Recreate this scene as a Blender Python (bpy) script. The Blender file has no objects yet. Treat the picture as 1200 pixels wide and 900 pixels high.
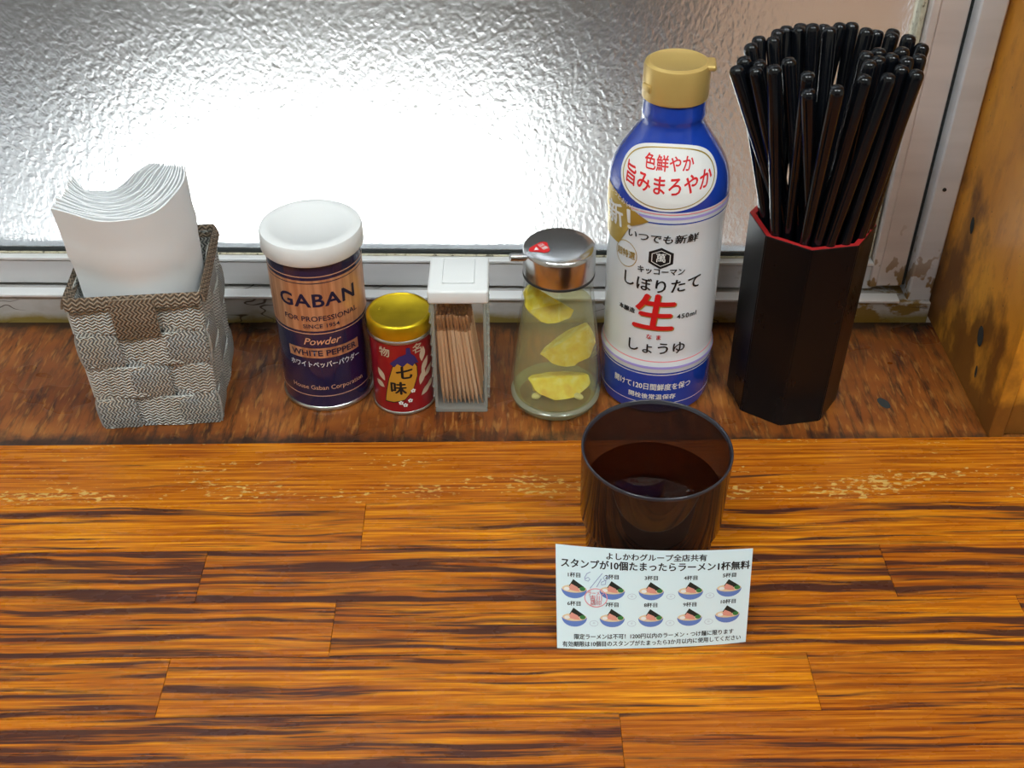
import bpy, bmesh, math, random
from mathutils import Vector, Matrix, noise as mnoise
random.seed(7)
PI = math.pi
S = bpy.context.scene
C = S.collection

# ------------------------------------------------------------------ camera
cam_d = bpy.data.cameras.new('camera')
cam = bpy.data.objects.new('camera', cam_d); C.objects.link(cam)
cam_d.sensor_width = 36; cam_d.sensor_fit = 'HORIZONTAL'
cam_d.lens = 36 * 1350 / 1200
cam_d.clip_start = 0.02; cam_d.clip_end = 60
cam.location = (0, -0.615, 0.43)
cam.rotation_euler = (math.radians(90 - 38), 0, 0)
S.camera = cam

# ------------------------------------------------------------------ light and exposure
S.view_settings.view_transform = 'Standard'
S.view_settings.look = 'None'
S.view_settings.exposure = 0.42
S.view_settings.gamma = 1
S.view_settings.use_curve_mapping = False
w = bpy.data.worlds.new('sky'); S.world = w; w.use_nodes = True
bg = w.node_tree.nodes['Background']
bg.inputs[0].default_value = (0.80, 0.90, 1.0, 1); bg.inputs[1].default_value = 2.2
sun_d = bpy.data.lights.new('sun', 'SUN'); sun_d.energy = 24; sun_d.angle = math.radians(3)
sun_d.color = (.94, .985, 1)
sun = bpy.data.objects.new('sun', sun_d); C.objects.link(sun)
sun.rotation_euler = (math.radians(20), 0, 0)
LAMPS = [((-0.55, -0.95, 1.62), 12), ((0.65, -1.05, 1.62), 12)]
S.cycles.max_bounces = 14; S.cycles.transmission_bounces = 12; S.cycles.transparent_max_bounces = 16
S.cycles.diffuse_bounces = 4; S.cycles.glossy_bounces = 5
S.cycles.sample_clamp_indirect = 6
S.cycles.use_denoising = True

# ------------------------------------------------------------------ materials
def mat(name, col=(.8, .8, .8), rough=.5, metal=0, trans=0, ior=1.45, spec=.5, coat=0, coat_r=.05):
    m = bpy.data.materials.new(name); m.use_nodes = True
    p = m.node_tree.nodes['Principled BSDF']
    p.inputs['Base Color'].default_value = (*col, 1)
    p.inputs['Roughness'].default_value = rough
    p.inputs['Metallic'].default_value = metal
    p.inputs['Transmission Weight'].default_value = trans
    p.inputs['IOR'].default_value = ior
    p.inputs['Specular IOR Level'].default_value = spec
    p.inputs['Coat Weight'].default_value = coat
    p.inputs['Coat Roughness'].default_value = coat_r
    return m
class N:
    def __init__(s, m):
        s.m = m; s.t = m.node_tree; s.p = s.t.nodes['Principled BSDF']
    def n(s, typ, **kw):
        a = s.t.nodes.new('ShaderNode' + typ)
        for k, v in kw.items():
            if k in a.inputs: a.inputs[k].default_value = v
            else: setattr(a, k, v)
        return a
    def l(s, a, b): s.t.links.new(a, b)
    def coord(s, kind='Object', scale=(1, 1, 1), rot=(0, 0, 0), shift=None):
        tc = s.n('TexCoord'); mp = s.n('Mapping')
        src = tc.outputs[kind]
        if shift is not None:
            va = s.n('VectorMath', operation='ADD'); s.l(src, va.inputs[0]); s.l(shift, va.inputs[1]); src = va.outputs[0]
        s.l(src, mp.inputs[0])
        mp.inputs['Scale'].default_value = scale; mp.inputs['Rotation'].default_value = rot
        return mp.outputs[0]
    def noise(s, vec, scale=1, detail=4, rough=.5, dist=0):
        a = s.n('TexNoise', Scale=scale, Detail=detail, Roughness=rough, Distortion=dist); s.l(vec, a.inputs['Vector']); return a.outputs['Fac']
    def ramp(s, f, stops):
        r = s.n('ValToRGB'); e = r.color_ramp.elements
        while len(e) < len(stops): e.new(.5)
        for el, (p, c) in zip(e, stops):
            el.position = p; el.color = (*c, 1) if len(c) == 3 else c
        s.l(f, r.inputs[0]); return r.outputs[0]
    def sstep(s, f, a, b, lo=0, hi=1):
        r = s.n('MapRange'); r.inputs[1].default_value = a; r.inputs[2].default_value = b
        r.inputs[3].default_value = lo; r.inputs[4].default_value = hi; s.l(f, r.inputs[0]); return r.outputs[0]
    def mix(s, f, a, b, mode='MIX'):
        m = s.n('Mix', data_type='RGBA', blend_type=mode)
        for sock, v in ((m.inputs[0], f), (m.inputs[6], a), (m.inputs[7], b)):
            if isinstance(v, (int, float)): sock.default_value = v
            elif isinstance(v, tuple): sock.default_value = (*v, 1)
            else: s.l(v, sock)
        return m.outputs[2]
    def math(s, op, a, b=0):
        m = s.n('Math', operation=op)
        for i, v in enumerate((a, b)):
            if isinstance(v, (int, float)): m.inputs[i].default_value = v
            else: s.l(v, m.inputs[i])
        return m.outputs[0]
    def bump(s, h, strength=.3, dist=.001):
        b = s.n('Bump', Strength=strength, Distance=dist); s.l(h, b.inputs['Height']); s.l(b.outputs[0], s.p.inputs['Normal']); return b
    def base(s, c): s.l(c, s.p.inputs['Base Color'])
    def rough(s, r): s.l(r, s.p.inputs['Roughness'])

M = {}
# counter planks: long dark figure on orange, varnished; object colour r = how much dark figure, g = brownness
def counter_wood():
    m = mat('varnished_counter_wood', rough=.25, spec=.30); n = N(m)
    oi = n.n('ObjectInfo')
    sh = n.n('CombineXYZ'); r100 = n.math('MULTIPLY', oi.outputs['Random'], 37.0)
    n.l(r100, sh.inputs[0]); n.l(n.math('MULTIPLY', oi.outputs['Random'], 11.0), sh.inputs[1])
    sep = n.n('SeparateColor'); n.l(oi.outputs['Color'], sep.inputs[0])
    warp = n.noise(n.coord(scale=(9, 22, 1), shift=sh.outputs[0]), 1, 2)
    v = n.coord(scale=(6, 190, 1), shift=sh.outputs[0])
    vw = n.n('VectorMath', operation='ADD'); cx = n.n('CombineXYZ'); n.l(n.math('MULTIPLY', warp, 2.4), cx.inputs[1])
    n.l(v, vw.inputs[0]); n.l(cx.outputs[0], vw.inputs[1])
    f1 = n.noise(vw.outputs[0], 1.0, 5, .58)
    vf = n.coord(scale=(14, 620, 1), shift=sh.outputs[0])
    f2 = n.noise(vf, 1.0, 3, .6)
    base = n.ramp(f2, [(.36, (.36, .085, .004)), (.5, (.62, .190, .005)), (.64, (.84, .35, .010))])
    brown = n.ramp(f2, [(.36, (.20, .038, .006)), (.5, (.37, .088, .008)), (.66, (.52, .155, .014))])
    base = n.mix(sep.outputs[1], base, brown)
    big = n.noise(n.coord(scale=(6, 14, 1), shift=sh.outputs[0]), 1, 2)
    base = n.mix(n.sstep(big, .42, .7, 0, .55), base, brown)
    # dark figure
    thr = n.math('SUBTRACT', .74, n.math('MULTIPLY', sep.outputs[0], .42))
    d = n.math('SUBTRACT', n.math('ADD', f1, n.math('MULTIPLY', n.math('SUBTRACT', f2, .5), .42)), thr)
    f3 = n.noise(n.coord(scale=(11, 460, 1), shift=sh.outputs[0]), 1.0, 3, .55)
    d3 = n.math('SUBTRACT', n.math('ADD', f3, n.math('MULTIPLY', n.math('SUBTRACT', f1, .5), .55)), n.math('SUBTRACT', .80, n.math('MULTIPLY', sep.outputs[0], .37)))
    d = n.math('MAXIMUM', d, d3)
    dk = n.sstep(d, -.015, .085, 0, .95)
    base = n.mix(dk, base, (.050, .016, .014))
    # worn pale specks (blue channel)
    sp = n.noise(n.coord(scale=(210, 480, 1)), 1, 3, .55)
    tc = n.n('TexCoord'); sy = n.n('SeparateXYZ'); n.l(tc.outputs['Object'], sy.inputs[0])
    band = n.math('SUBTRACT', 1, n.math('ABSOLUTE', n.math('MULTIPLY', n.math('ADD', sy.outputs[1], .0170), 62)))
    band = n.math('MULTIPLY', n.math('MAXIMUM', band, 0), sep.outputs[2])
    clus = n.noise(n.coord(scale=(14, 60, 1)), 1, 2)
    s2 = n.math('ADD', sp, n.math('MULTIPLY', n.math('SUBTRACT', clus, .5), .75))
    spk = n.sstep(n.math('ADD', s2, n.math('MULTIPLY', band, .15)), .70, .77, 0, .85)
    spk = n.math('MULTIPLY', spk, sep.outputs[2])
    base = n.mix(spk, base, (.66, .42, .12))
    n.base(base)
    rr = n.noise(n.coord(scale=(25, 60, 1), shift=sh.outputs[0]), 1, 4, .6)
    n.rough(n.sstep(rr, .3, .75, .17, .42))
    h = n.math('ADD', n.math('MULTIPLY', f2, .5), n.math('ADD', n.math('MULTIPLY', f1, .8), n.math('MULTIPLY', spk, .8)))
    n.bump(h, .35, .0005)
    return m
M['counter'] = counter_wood()
def shelf_wood():
    m = mat('worn_shelf_wood', rough=.3); n = N(m)
    v = n.coord(scale=(210, 26, 1), rot=(0, 0, math.radians(-14)))
    f = n.noise(v, 1, 5, .62)
    b = n.noise(n.coord(scale=(9, 16, 1)), 1, 3, .6)
    fine = n.noise(n.coord(scale=(420, 70, 1), rot=(0, 0, math.radians(-10))), 1, 3)
    base = n.ramp(b, [(.3, (.13, .032, .008)), (.5, (.25, .072, .013)), (.7, (.42, .150, .026))])
    dk = n.sstep(n.math('ADD', f, n.math('MULTIPLY', n.math('SUBTRACT', fine, .5), .5)), .46, .66, 0, .88)
    base = n.mix(dk, base, (.030, .011, .008))
    lt = n.sstep(fine, .54, .66, 0, .5)
    base = n.mix(lt, base, (.52, .22, .05))
    tc = n.n('TexCoord'); sy = n.n('SeparateXYZ'); n.l(tc.outputs['Object'], sy.inputs[0])
    gn = n.math('MULTIPLY', n.math('SUBTRACT', n.noise(n.coord(scale=(70, 70, 1)), 1, 4, .6), .5), .03)
    yy = n.math('ADD', sy.outputs[1], gn)
    g1 = n.sstep(yy, -.016, -.003, 0, .92)
    g2 = n.sstep(yy, -.1085, -.1175, 0, .88)
    base = n.mix(n.math('MAXIMUM', g1, g2), base, (.022, .015, .013))
    n.base(base)
    n.rough(n.sstep(b, .3, .7, .22, .40))
    n.bump(n.math('ADD', f, n.math('MULTIPLY', fine, .4)), .3, .0006)
    return m
M['shelf'] = shelf_wood()
def panel_wood():
    m = mat('stained_side_panel_wood', rough=.45); n = N(m)
    b = n.noise(n.coord(scale=(8, 9, 6)), 1, 4, .6)
    f = n.noise(n.coord(scale=(60, 70, 34)), 1, 6, .65)
    base = n.ramp(b, [(.3, (.50, .18, .014)), (.5, (.72, .30, .024)), (.72, (.82, .42, .05))])
    base = n.mix(n.sstep(f, .50, .66, 0, .38), base, (.26, .080, .011))
    # brown stains low down near the shelf and along the front edge
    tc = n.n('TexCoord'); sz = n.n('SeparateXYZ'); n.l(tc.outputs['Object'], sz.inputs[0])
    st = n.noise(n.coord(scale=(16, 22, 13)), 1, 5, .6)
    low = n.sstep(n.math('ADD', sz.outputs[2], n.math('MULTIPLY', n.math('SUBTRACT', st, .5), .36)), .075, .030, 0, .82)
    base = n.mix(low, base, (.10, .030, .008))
    sp = n.noise(n.coord(scale=(330, 330, 330)), 1, 2)
    base = n.mix(n.sstep(sp, .70, .76, 0, .7), base, (.06, .03, .012))
    n.base(base); n.bump(f, .25, .0005)
    return m
M['panel'] = panel_wood()

def aluminium(name, col, dirt=.5):
    m = mat(name, col, rough=.42, metal=.08); n = N(m)
    a = n.noise(n.coord(scale=(5, 5, 60)), 1, 3)
    base = n.ramp(a, [(.35, tuple(c * .86 for c in col)), (.65, col)])
    d = n.noise(n.coord(scale=(90, 90, 90)), 1, 5, .65)
    d2 = n.noise(n.coord(scale=(11, 11, 11)), 1, 2)
    base = n.mix(n.sstep(n.math('ADD', d, n.math('MULTIPLY', n.math('SUBTRACT', d2, .5), .5)), .68, .76, 0, dirt), base, (.16, .09, .025))
    tc = n.n('TexCoord'); sz = n.n('SeparateXYZ'); n.l(tc.outputs['Object'], sz.inputs[0])
    rs = n.noise(n.coord(scale=(75, 75, 50)), 1, 3, .6)
    zone = n.math('MULTIPLY', n.sstep(sz.outputs[2], .075, .022), n.sstep(sz.outputs[0], .19, .225))
    ru = n.sstep(n.math('ADD', rs, n.math('MULTIPLY', zone, .13)), .66, .69, 0, .95)
    base = n.mix(n.math('MULTIPLY', ru, zone), base, (.26, .13, .012))
    n.base(base); n.bump(d, .12, .0006)
    return m
M['alu'] = aluminium('dull_aluminium', (.62, .62, .63), .3)
M['alu_warm'] = aluminium('beige_grey_aluminium', (.76, .69, .66), .25)
M['alu_light'] = aluminium('pale_aluminium', (.76, .78, .82), .2)
M['alu_lit'] = mat('lit_aluminium_lip', (.9, .92, .93), .30, .3)  # paler copy of the aluminium, painting in the light caught by the lips
def dirty_sill():
    m = mat('rust_stained_sill', (.5, .5, .5), .5, .1); n = N(m)
    d = n.noise(n.coord(scale=(40, 60, 75)), 1, 5, .65)
    big = n.noise(n.coord(scale=(14, 14, 14)), 1, 3)
    tc = n.n('TexCoord'); sz = n.n('SeparateXYZ'); n.l(tc.outputs['Object'], sz.inputs[0])
    low = n.sstep(n.math('ADD', sz.outputs[2], n.math('MULTIPLY', n.math('SUBTRACT', d, .5), .016)), .0085, .002, 0, .95)
    base = n.mix(n.sstep(d, .45, .7, 0, .6), (.52, .51, .49), (.40, .37, .33))
    base = n.mix(low, base, (.27, .19, .030))
    right = n.sstep(sz.outputs[0], .15, .21, 0, 1)
    st = n.math('MULTIPLY', n.sstep(d, .45, .52, 0, .95), right)
    base = n.mix(st, base, (.25, .14, .015))
    crack = n.math('ABSOLUTE', n.math('SUBTRACT', n.noise(n.coord(scale=(25, 25, 60)), 1, 2), .5))
    ck = n.math('MULTIPLY', n.sstep(crack, .012, .004, 0, .9), n.sstep(big, .5, .56, 0, 1))
    base = n.mix(ck, base, (.05, .025, .01))
    n.base(base); n.bump(d, .3, .001)
    return m
M['sill'] = dirty_sill()
def gasket():
    m = mat('perished_cream_gasket', (.55, .5, .36), .7); n = N(m)
    d = n.noise(n.coord(scale=(260, 260, 160)), 1, 4, .6)
    n.base(n.ramp(d, [(.36, (.12, .10, .07)), (.44, (.52, .47, .34)), (.7, (.66, .62, .48))])); n.bump(d, .5, .001)
    return m
M['gasket'] = gasket()
M['groove'] = mat('dark_matt', (.03, .035, .035), .9)  # near-black matt colour for grooves and holes
def frosted():
    m = mat('patterned_frosted_glass', (.97, .985, .985), .27, trans=1, ior=1.45); n = N(m)
    v = n.coord(scale=(330, 330, 230))
    a = n.noise(v, 1, 2.5, .5, .6)
    b = n.n('TexVoronoi', Scale=1.0); b.feature = 'SMOOTH_F1'; n.l(n.coord(scale=(380, 380, 280)), b.inputs['Vector'])
    h = n.math('ADD', a, n.math('MULTIPLY', b.outputs['Distance'], .5))
    n.bump(h, .6, .00055)
    return m
M['frost'] = frosted()
def thin(name, tint, rough=.03, ior=1.45, haze=0, haze_col=(1, 1, 1), face=.0):
    m = bpy.data.materials.new(name); m.use_nodes = True; t = m.node_tree; t.nodes.clear()
    out = t.nodes.new('ShaderNodeOutputMaterial'); tr = t.nodes.new('ShaderNodeBsdfTransparent'); gl = t.nodes.new('ShaderNodeBsdfGlossy')
    lw = t.nodes.new('ShaderNodeLayerWeight'); lw.inputs[0].default_value = .5; pw = t.nodes.new('ShaderNodeMath'); pw.operation = 'POWER'; pw.inputs[1].default_value = 4.5
    fr = t.nodes.new('ShaderNodeMapRange'); f0 = ((ior - 1) / (ior + 1)) ** 2; fr.inputs[3].default_value = f0; fr.inputs[4].default_value = .75
    t.links.new(lw.outputs['Facing'], pw.inputs[0]); t.links.new(pw.outputs[0], fr.inputs[0]); mx = t.nodes.new('ShaderNodeMixShader')
    tr.inputs[0].default_value = (*tint, 1); gl.inputs['Roughness'].default_value = rough
    t.links.new(fr.outputs[0], mx.inputs[0]); t.links.new(gl.outputs[0], mx.inputs[2])
    src = tr.outputs[0]
    if haze:
        di = t.nodes.new('ShaderNodeBsdfTranslucent'); d2 = t.nodes.new('ShaderNodeBsdfDiffuse'); a = t.nodes.new('ShaderNodeMixShader'); b = t.nodes.new('ShaderNodeMixShader')
        di.inputs[0].default_value = (*haze_col, 1); d2.inputs[0].default_value = (*haze_col, 1); a.inputs[0].default_value = .5; b.inputs[0].default_value = haze
        t.links.new(di.outputs[0], a.inputs[1]); t.links.new(d2.outputs[0], a.inputs[2]); t.links.new(src, b.inputs[1]); t.links.new(a.outputs[0], b.inputs[2]); src = b.outputs[0]
    t.links.new(src, mx.inputs[1]); t.links.new(mx.outputs[0], out.inputs[0])
    return m
# things
M['white_plastic'] = mat('white_plastic', (.86, .88, .88), .35)
M['napkin'] = mat('white_tissue', (.90, .93, .96), .85); _p = M['napkin'].node_tree.nodes['Principled BSDF']; _p.inputs['Subsurface Weight'].default_value = .5; _p.inputs['Subsurface Radius'].default_value = (.006, .006, .006)
def woven(name, c1, c2, rot):
    m = mat(name, c1, .75); n = N(m)
    v = n.coord(scale=(1, 1, 1), kind='UV')
    # zig-zag rib: distort the wave coordinate with a triangle wave across it
    sx = n.n('SeparateXYZ'); n.l(v, sx.inputs[0])
    zz = n.math('PINGPONG', sx.outputs[0], .0022)
    ww = n.math('ADD', sx.outputs[1], n.math('MULTIPLY', zz, .75))
    s_ = n.math('SINE', n.math('MULTIPLY', ww, 2 * PI / .00215))
    fi = n.noise(n.coord(scale=(900, 900, 900)), 1, 2)
    big = n.noise(n.coord(scale=(60, 60, 60)), 1, 3)
    k = n.sstep(n.math('ADD', s_, n.math('MULTIPLY', n.math('SUBTRACT', fi, .5), 1.2)), -.9, .5)
    col = n.mix(k, tuple(c * .27 for c in c1), n.mix(n.sstep(big, .4, .65), c1, c2))
    n.base(col); n.bump(s_, .7, .0006)
    return m
M['weave_h'] = woven('woven_band_light', (.72, .73, .69), (.60, .59, .52), 0)
M['weave_v'] = woven('woven_band_grey', (.50, .52, .51), (.54, .50, .42), 0)
M['weave_b'] = woven('woven_band_brown', (.36, .27, .19), (.29, .21, .14), 0)
M['navy'] = mat('navy_printed_metal', (.012, .012, .06), .22, .0, spec=.7, coat=.6)
def copper():
    m = mat('copper_printed_band', (.62, .31, .14), .30, .45); n = N(m)
    a = n.noise(n.coord(scale=(300, 300, 8)), 1, 3)
    n.base(n.ramp(a, [(.35, (.55, .26, .13)), (.65, (.80, .46, .26))]))
    return m
M['copper'] = copper()
M['copper_line'] = mat('copper_print', (.80, .46, .28), .35, .3)
M['tin'] = mat('bare_tin', (.62, .62, .6), .28, 1)
def goldlid():
    m = mat('gold_lacquered_lid', (.72, .50, .02), .32, .85); n = N(m)
    d = n.noise(n.coord(scale=(90, 90, 90)), 1, 2)
    n.base(n.ramp(d, [(.3, (.62, .42, .012)), (.7, (.78, .57, .025))])); n.rough(n.sstep(d, .3, .7, .26, .4))
    return m
M['gold_lid'] = goldlid()
M['red_tin'] = mat('red_printed_tin', (.34, .010, .016), .28, .15, coat=.5)
M['ink_black'] = mat('black_ink', (.012, .012, .014), .45)
M['ink_red'] = mat('red_ink', (.70, .012, .015), .45)
M['ink_white'] = mat('white_ink', (.85, .85, .83), .45)
M['ink_cream'] = mat('cream_ink', (.62, .50, .36), .45)
M['ink_gold'] = mat('gold_ink', (.50, .34, .06), .35, .4)
M['ink_navy'] = mat('navy_ink', (.010, .010, .045), .4)
M['ink_orange'] = mat('orange_ink', (.62, .30, .03), .4)
M['ink_purple'] = mat('dark_blue_ink', (.035, .025, .14), .4)
M['ink_lilac'] = mat('lilac_ink', (.42, .36, .80), .4)
M['ink_pink'] = mat('pink_ink', (.85, .30, .34), .4)
M['ink_grey'] = mat('grey_ink', (.42, .44, .55), .5)
M['ink_pencil'] = mat('blue_grey_pen', (.32, .40, .60), .5)
M['soy_white'] = mat('white_glossy_bottle', (.80, .85, .90), .22, coat=.5)
M['soy_blue'] = mat('blue_glossy_bottle', (.012, .055, .42), .20, coat=.6)
def goldcap():
    m = mat('gold_plastic_cap', (.66, .46, .15), .34, .35); return m
M['gold_cap'] = goldcap()
M['steel'] = mat('brushed_steel', (.62, .62, .63), .22, 1)
M['steel_dark'] = mat('dark_rubber_gasket', (.03, .03, .03), .5)
M['glass_base'] = thin('thick_glass_base', (.90, .96, .90), .06, 1.5, .50, (.80, .88, .72))
M['glass'] = thin('clear_glass', (.97, .985, .97), .03, 1.42)
M['clear_plastic'] = thin('clear_plastic', (.985, .99, .99), .05, 1.42, .012)
M['plastic_edge'] = thin('plastic_edge_highlight', (.96, .98, .97), .06, 1.5, .30, (.80, .86, .82))  # whitish haze painted in for the bright highlights along the box edges
M['vinegar'] = thin('pale_yellow_liquid', (.985, .96, .78), .02, 1.2, .22, (.98, .95, .66))
def lemon():
    m = mat('lemon_flesh', (.80, .62, .03), .35); n = N(m)
    d = n.noise(n.coord(scale=(160, 160, 160)), 1, 4)
    n.base(n.ramp(d, [(.3, (.80, .52, .02)), (.5, (.90, .74, .07)), (.72, (.94, .90, .42))]))
    n.p.inputs['Subsurface Weight'].default_value = .15; n.p.inputs['Subsurface Radius'].default_value = (.004, .003, .001)
    return m
M['lemon'] = lemon()
M['lemon_rind'] = mat('lemon_rind', (.90, .72, .06), .4)
def lemon_edge():
    m = mat('lemon_pith', (.85, .80, .45), .4); return m
M['pith'] = lemon_edge()
def pickwood():
    m = mat('birch_toothpick', (.68, .42, .24), .6); n = N(m)
    oi = n.n('ObjectInfo')
    n.base(n.ramp(oi.outputs['Random'], [(0, (.60, .34, .18)), (1, (.78, .54, .34))]))
    return m
M['pick'] = pickwood()
M['pick_head'] = mat('brown_toothpick_head', (.33, .15, .06), .6)
def lacquer():
    m = mat('black_lacquer', (.004, .004, .005), .28, spec=.28); n = N(m)
    d = n.noise(n.coord(scale=(50, 50, 20)), 1, 4); n.rough(n.sstep(d, .3, .7, .24, .38)); n.bump(n.noise(n.coord(scale=(300, 300, 300)), 1, 3), .06, .0004)
    return m
M['lacquer'] = lacquer()
M['lacquer_red'] = mat('red_lacquer', (.45, .022, .022), .35)
M['chop'] = mat('black_chopstick_resin', (.004, .005, .007), .16, spec=.5)
M['smoke'] = thin('smoky_brown_plastic', (.52, .42, .38), .04, 1.52, .36, (.105, .062, .050))
M['smoke_rim'] = mat('smoky_brown_rim', (.03, .03, .04), .14, spec=.7)
M['water'] = thin('dark_water', (.60, .50, .46), .0, 1.4)  # water with a dark brown tint
M['card'] = mat('glossy_card', (.74, .89, .93), .30)
M['bowl_blue'] = mat('printed_bowl_blue', (.13, .22, .55), .4)
M['bowl_nori'] = mat('printed_seaweed', (.02, .025, .02), .4)
M['bowl_pork'] = mat('printed_pork', (.75, .32, .25), .4)
M['bowl_green'] = mat('printed_leek', (.05, .22, .06), .4)
M['bowl_soup'] = mat('printed_soup', (.80, .62, .40), .4)
M['plaster'] = mat('cream_plaster', (.62, .58, .50), .9)
M['ceiling'] = mat('white_ceiling', (.75, .75, .73), .9)
M['floor'] = mat('grey_floor', (.22, .20, .18), .5)
M['brown_wall'] = mat('brown_boarding', (.16, .055, .022), .5)
def concrete():
    m = mat('concrete_paving', (.55, .55, .54), .9); n = N(m)
    d = n.noise(n.coord(scale=(9, 9, 9)), 1, 5, .6); n.base(n.ramp(d, [(.3, (.50, .50, .49)), (.7, (.62, .62, .61))])); return m
M['concrete'] = concrete()
M['fence_brown'] = mat('brown_outer_wall', (.30, .17, .10), .8)
M['dark_wall'] = mat('dark_outer_wall', (.045, .038, .032), .8)
M['sun_blocker'] = mat('grey_blocker_sheet', (.25, .26, .27), .7)
def lampmat():
    m = bpy.data.materials.new('lamp_diffuser'); m.use_nodes = True
    p = m.node_tree.nodes['Principled BSDF']; p.inputs['Base Color'].default_value = (.9, .9, .9, 1)
    p.inputs['Emission Color'].default_value = (1, .97, .92, 1); p.inputs['Emission Strength'].default_value = 6
    return m
M['lamp'] = lampmat()

# ------------------------------------------------------------------ mesh helpers
def link(name, bm, m, parent=None, smooth=None, loc=None):
    me = bpy.data.meshes.new(name)
    bm.normal_update(); bm.to_mesh(me); bm.free()
    ms = m if isinstance(m, (list, tuple)) else [m]
    for k in ms: me.materials.append(M[k] if isinstance(k, str) else k)
    if smooth is not None:
        for p in me.polygons: p.use_smooth = True
        if smooth < 180: me.set_sharp_from_angle(angle=math.radians(smooth))
    o = bpy.data.objects.new(name, me); C.objects.link(o)
    if loc: o.location = loc
    if parent is not None: o.parent = parent
    return o
def thing(name, label, cat, loc=(0, 0, 0), rz=0, group=None):
    o = bpy.data.objects.new(name, None); C.objects.link(o); o.empty_display_size = .01
    o.location = loc; o.rotation_euler = (0, 0, rz)
    tag(o, label, cat, group); return o
def tag(o, label, cat, group=None):
    o['label'] = label; o['category'] = cat
    if group: o['group'] = group
    return o
def struct(o): o['kind'] = 'structure'; return o
def box(bm, x0, x1, y0, y1, z0, z1, bev=0, seg=1, mi=0):
    r = bmesh.ops.create_cube(bm, size=1)
    vs = r['verts']
    for v in vs:
        v.co = Vector(((x0 + x1) / 2 + v.co.x * (x1 - x0), (y0 + y1) / 2 + v.co.y * (y1 - y0), (z0 + z1) / 2 + v.co.z * (z1 - z0)))
    fs = {f for v in vs for f in v.link_faces}
    for f in fs: f.material_index = mi
    if bev:
        es = list({e for f in fs for e in f.edges})
        bmesh.ops.bevel(bm, geom=es, offset=bev, segments=seg, profile=.5, affect='EDGES')
    return bm
def bx(*a, **k): return box(bmesh.new(), *a, **k)
def lathe(prof, seg=64, mats=None, bm=None, cx=0, cy=0):
    """prof: (r, z) points; mats: material index per segment"""
    bm = bm or bmesh.new(); rings = []
    for r, z in prof:
        if r < 1e-6: rings.append([bm.verts.new((cx, cy, z))])
        else: rings.append([bm.verts.new((cx + r * math.cos(2 * PI * k / seg), cy + r * math.sin(2 * PI * k / seg), z)) for k in range(seg)])
    for i in range(len(prof) - 1):
        a, b = rings[i], rings[i + 1]
        for k in range(seg):
            q = (k + 1) % seg
            if len(a) == 1 and len(b) == 1: continue
            if len(a) == 1: vs = (a[0], b[q], b[k])
            elif len(b) == 1: vs = (a[k], a[q], b[0])
            else: vs = (a[k], a[q], b[q], b[k])
            f = bm.faces.new(vs)
            if mats: f.material_index = mats[i]
    bmesh.ops.recalc_face_normals(bm, faces=bm.faces)
    return bm
def tube(bm, pts, rad, seg=8, caps=True):
    pts = [Vector(p) for p in pts]; n = len(pts)
    rad = rad if isinstance(rad, (list, tuple)) else [rad] * n
    rings = []; up = Vector((0, 0, 1))
    t0 = (pts[1] - pts[0]).normalized()
    if abs(t0.dot(up)) > .9: up = Vector((0, 1, 0))
    for i, p in enumerate(pts):
        t = (pts[min(i + 1, n - 1)] - pts[max(i - 1, 0)]).normalized()
        a = t.cross(up).normalized(); b = a.cross(t).normalized(); up = b
        rings.append([bm.verts.new(p + (a * math.cos(2 * PI * k / seg) + b * math.sin(2 * PI * k / seg)) * rad[i]) for k in range(seg)])
    for i in range(n - 1):
        for k in range(seg):
            q = (k + 1) % seg; bm.faces.new((rings[i][k], rings[i][q], rings[i + 1][q], rings[i + 1][k]))
    if caps:
        bm.faces.new(rings[0][::-1]); bm.faces.new(rings[-1])
    bmesh.ops.recalc_face_normals(bm, faces=bm.faces)
    return bm

# flat print: 2D shapes and lettering laid on a surface by a mapping (u, v) -> Vector
def refine(bm, mx):
    for _ in range(6):
        es = [e for e in bm.edges if e.calc_length() > mx]
        if not es: break
        bmesh.ops.subdivide_edges(bm, edges=es, cuts=1)
        bmesh.ops.triangulate(bm, faces=[f for f in bm.faces if len(f.verts) > 4])
def laid(name, bm, mp, m, parent, mx=.003):
    if mx:
        bmesh.ops.triangulate(bm, faces=bm.faces[:]); refine(bm, mx)
    for v in bm.verts: v.co = mp(v.co.x, v.co.y)
    return link(name, bm, m, parent)
def text_bm(s, size, bold=0, align='CENTER', squeeze=1, shear=0, spacing=1):
    fat = 0
    if any(ord(c) > 255 for c in s): fat, bold = bold * .85, 0
    cu = bpy.data.curves.new('t', 'FONT'); cu.body = s; cu.size = size; cu.align_x = align; cu.align_y = 'CENTER'
    cu.offset = bold * size; cu.resolution_u = 3; cu.shear = shear; cu.space_character = spacing
    o = bpy.data.objects.new('t', cu); C.objects.link(o)
    dg = bpy.context.evaluated_depsgraph_get()
    me = bpy.data.meshes.new_from_object(o.evaluated_get(dg))
    bm = bmesh.new(); bm.from_mesh(me)
    bmesh.ops.remove_doubles(bm, verts=bm.verts, dist=size * .0005)
    bpy.data.objects.remove(o); bpy.data.curves.remove(cu); bpy.data.meshes.remove(me)
    if fat:      # heavier strokes: the same outline printed a hair apart
        src = bm.faces[:]
        d = fat * size
        for dx, dy in ((d, 0), (-d, 0), (0, d * .7), (0, -d * .7)):
            r = bmesh.ops.duplicate(bm, geom=src)
            for g in r['geom']:
                if isinstance(g, bmesh.types.BMVert): g.co.x += dx; g.co.y += dy
        bmesh.ops.delete(bm, geom=src, context='FACES')
    for v in bm.verts: v.co.x *= squeeze
    return bm
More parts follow.
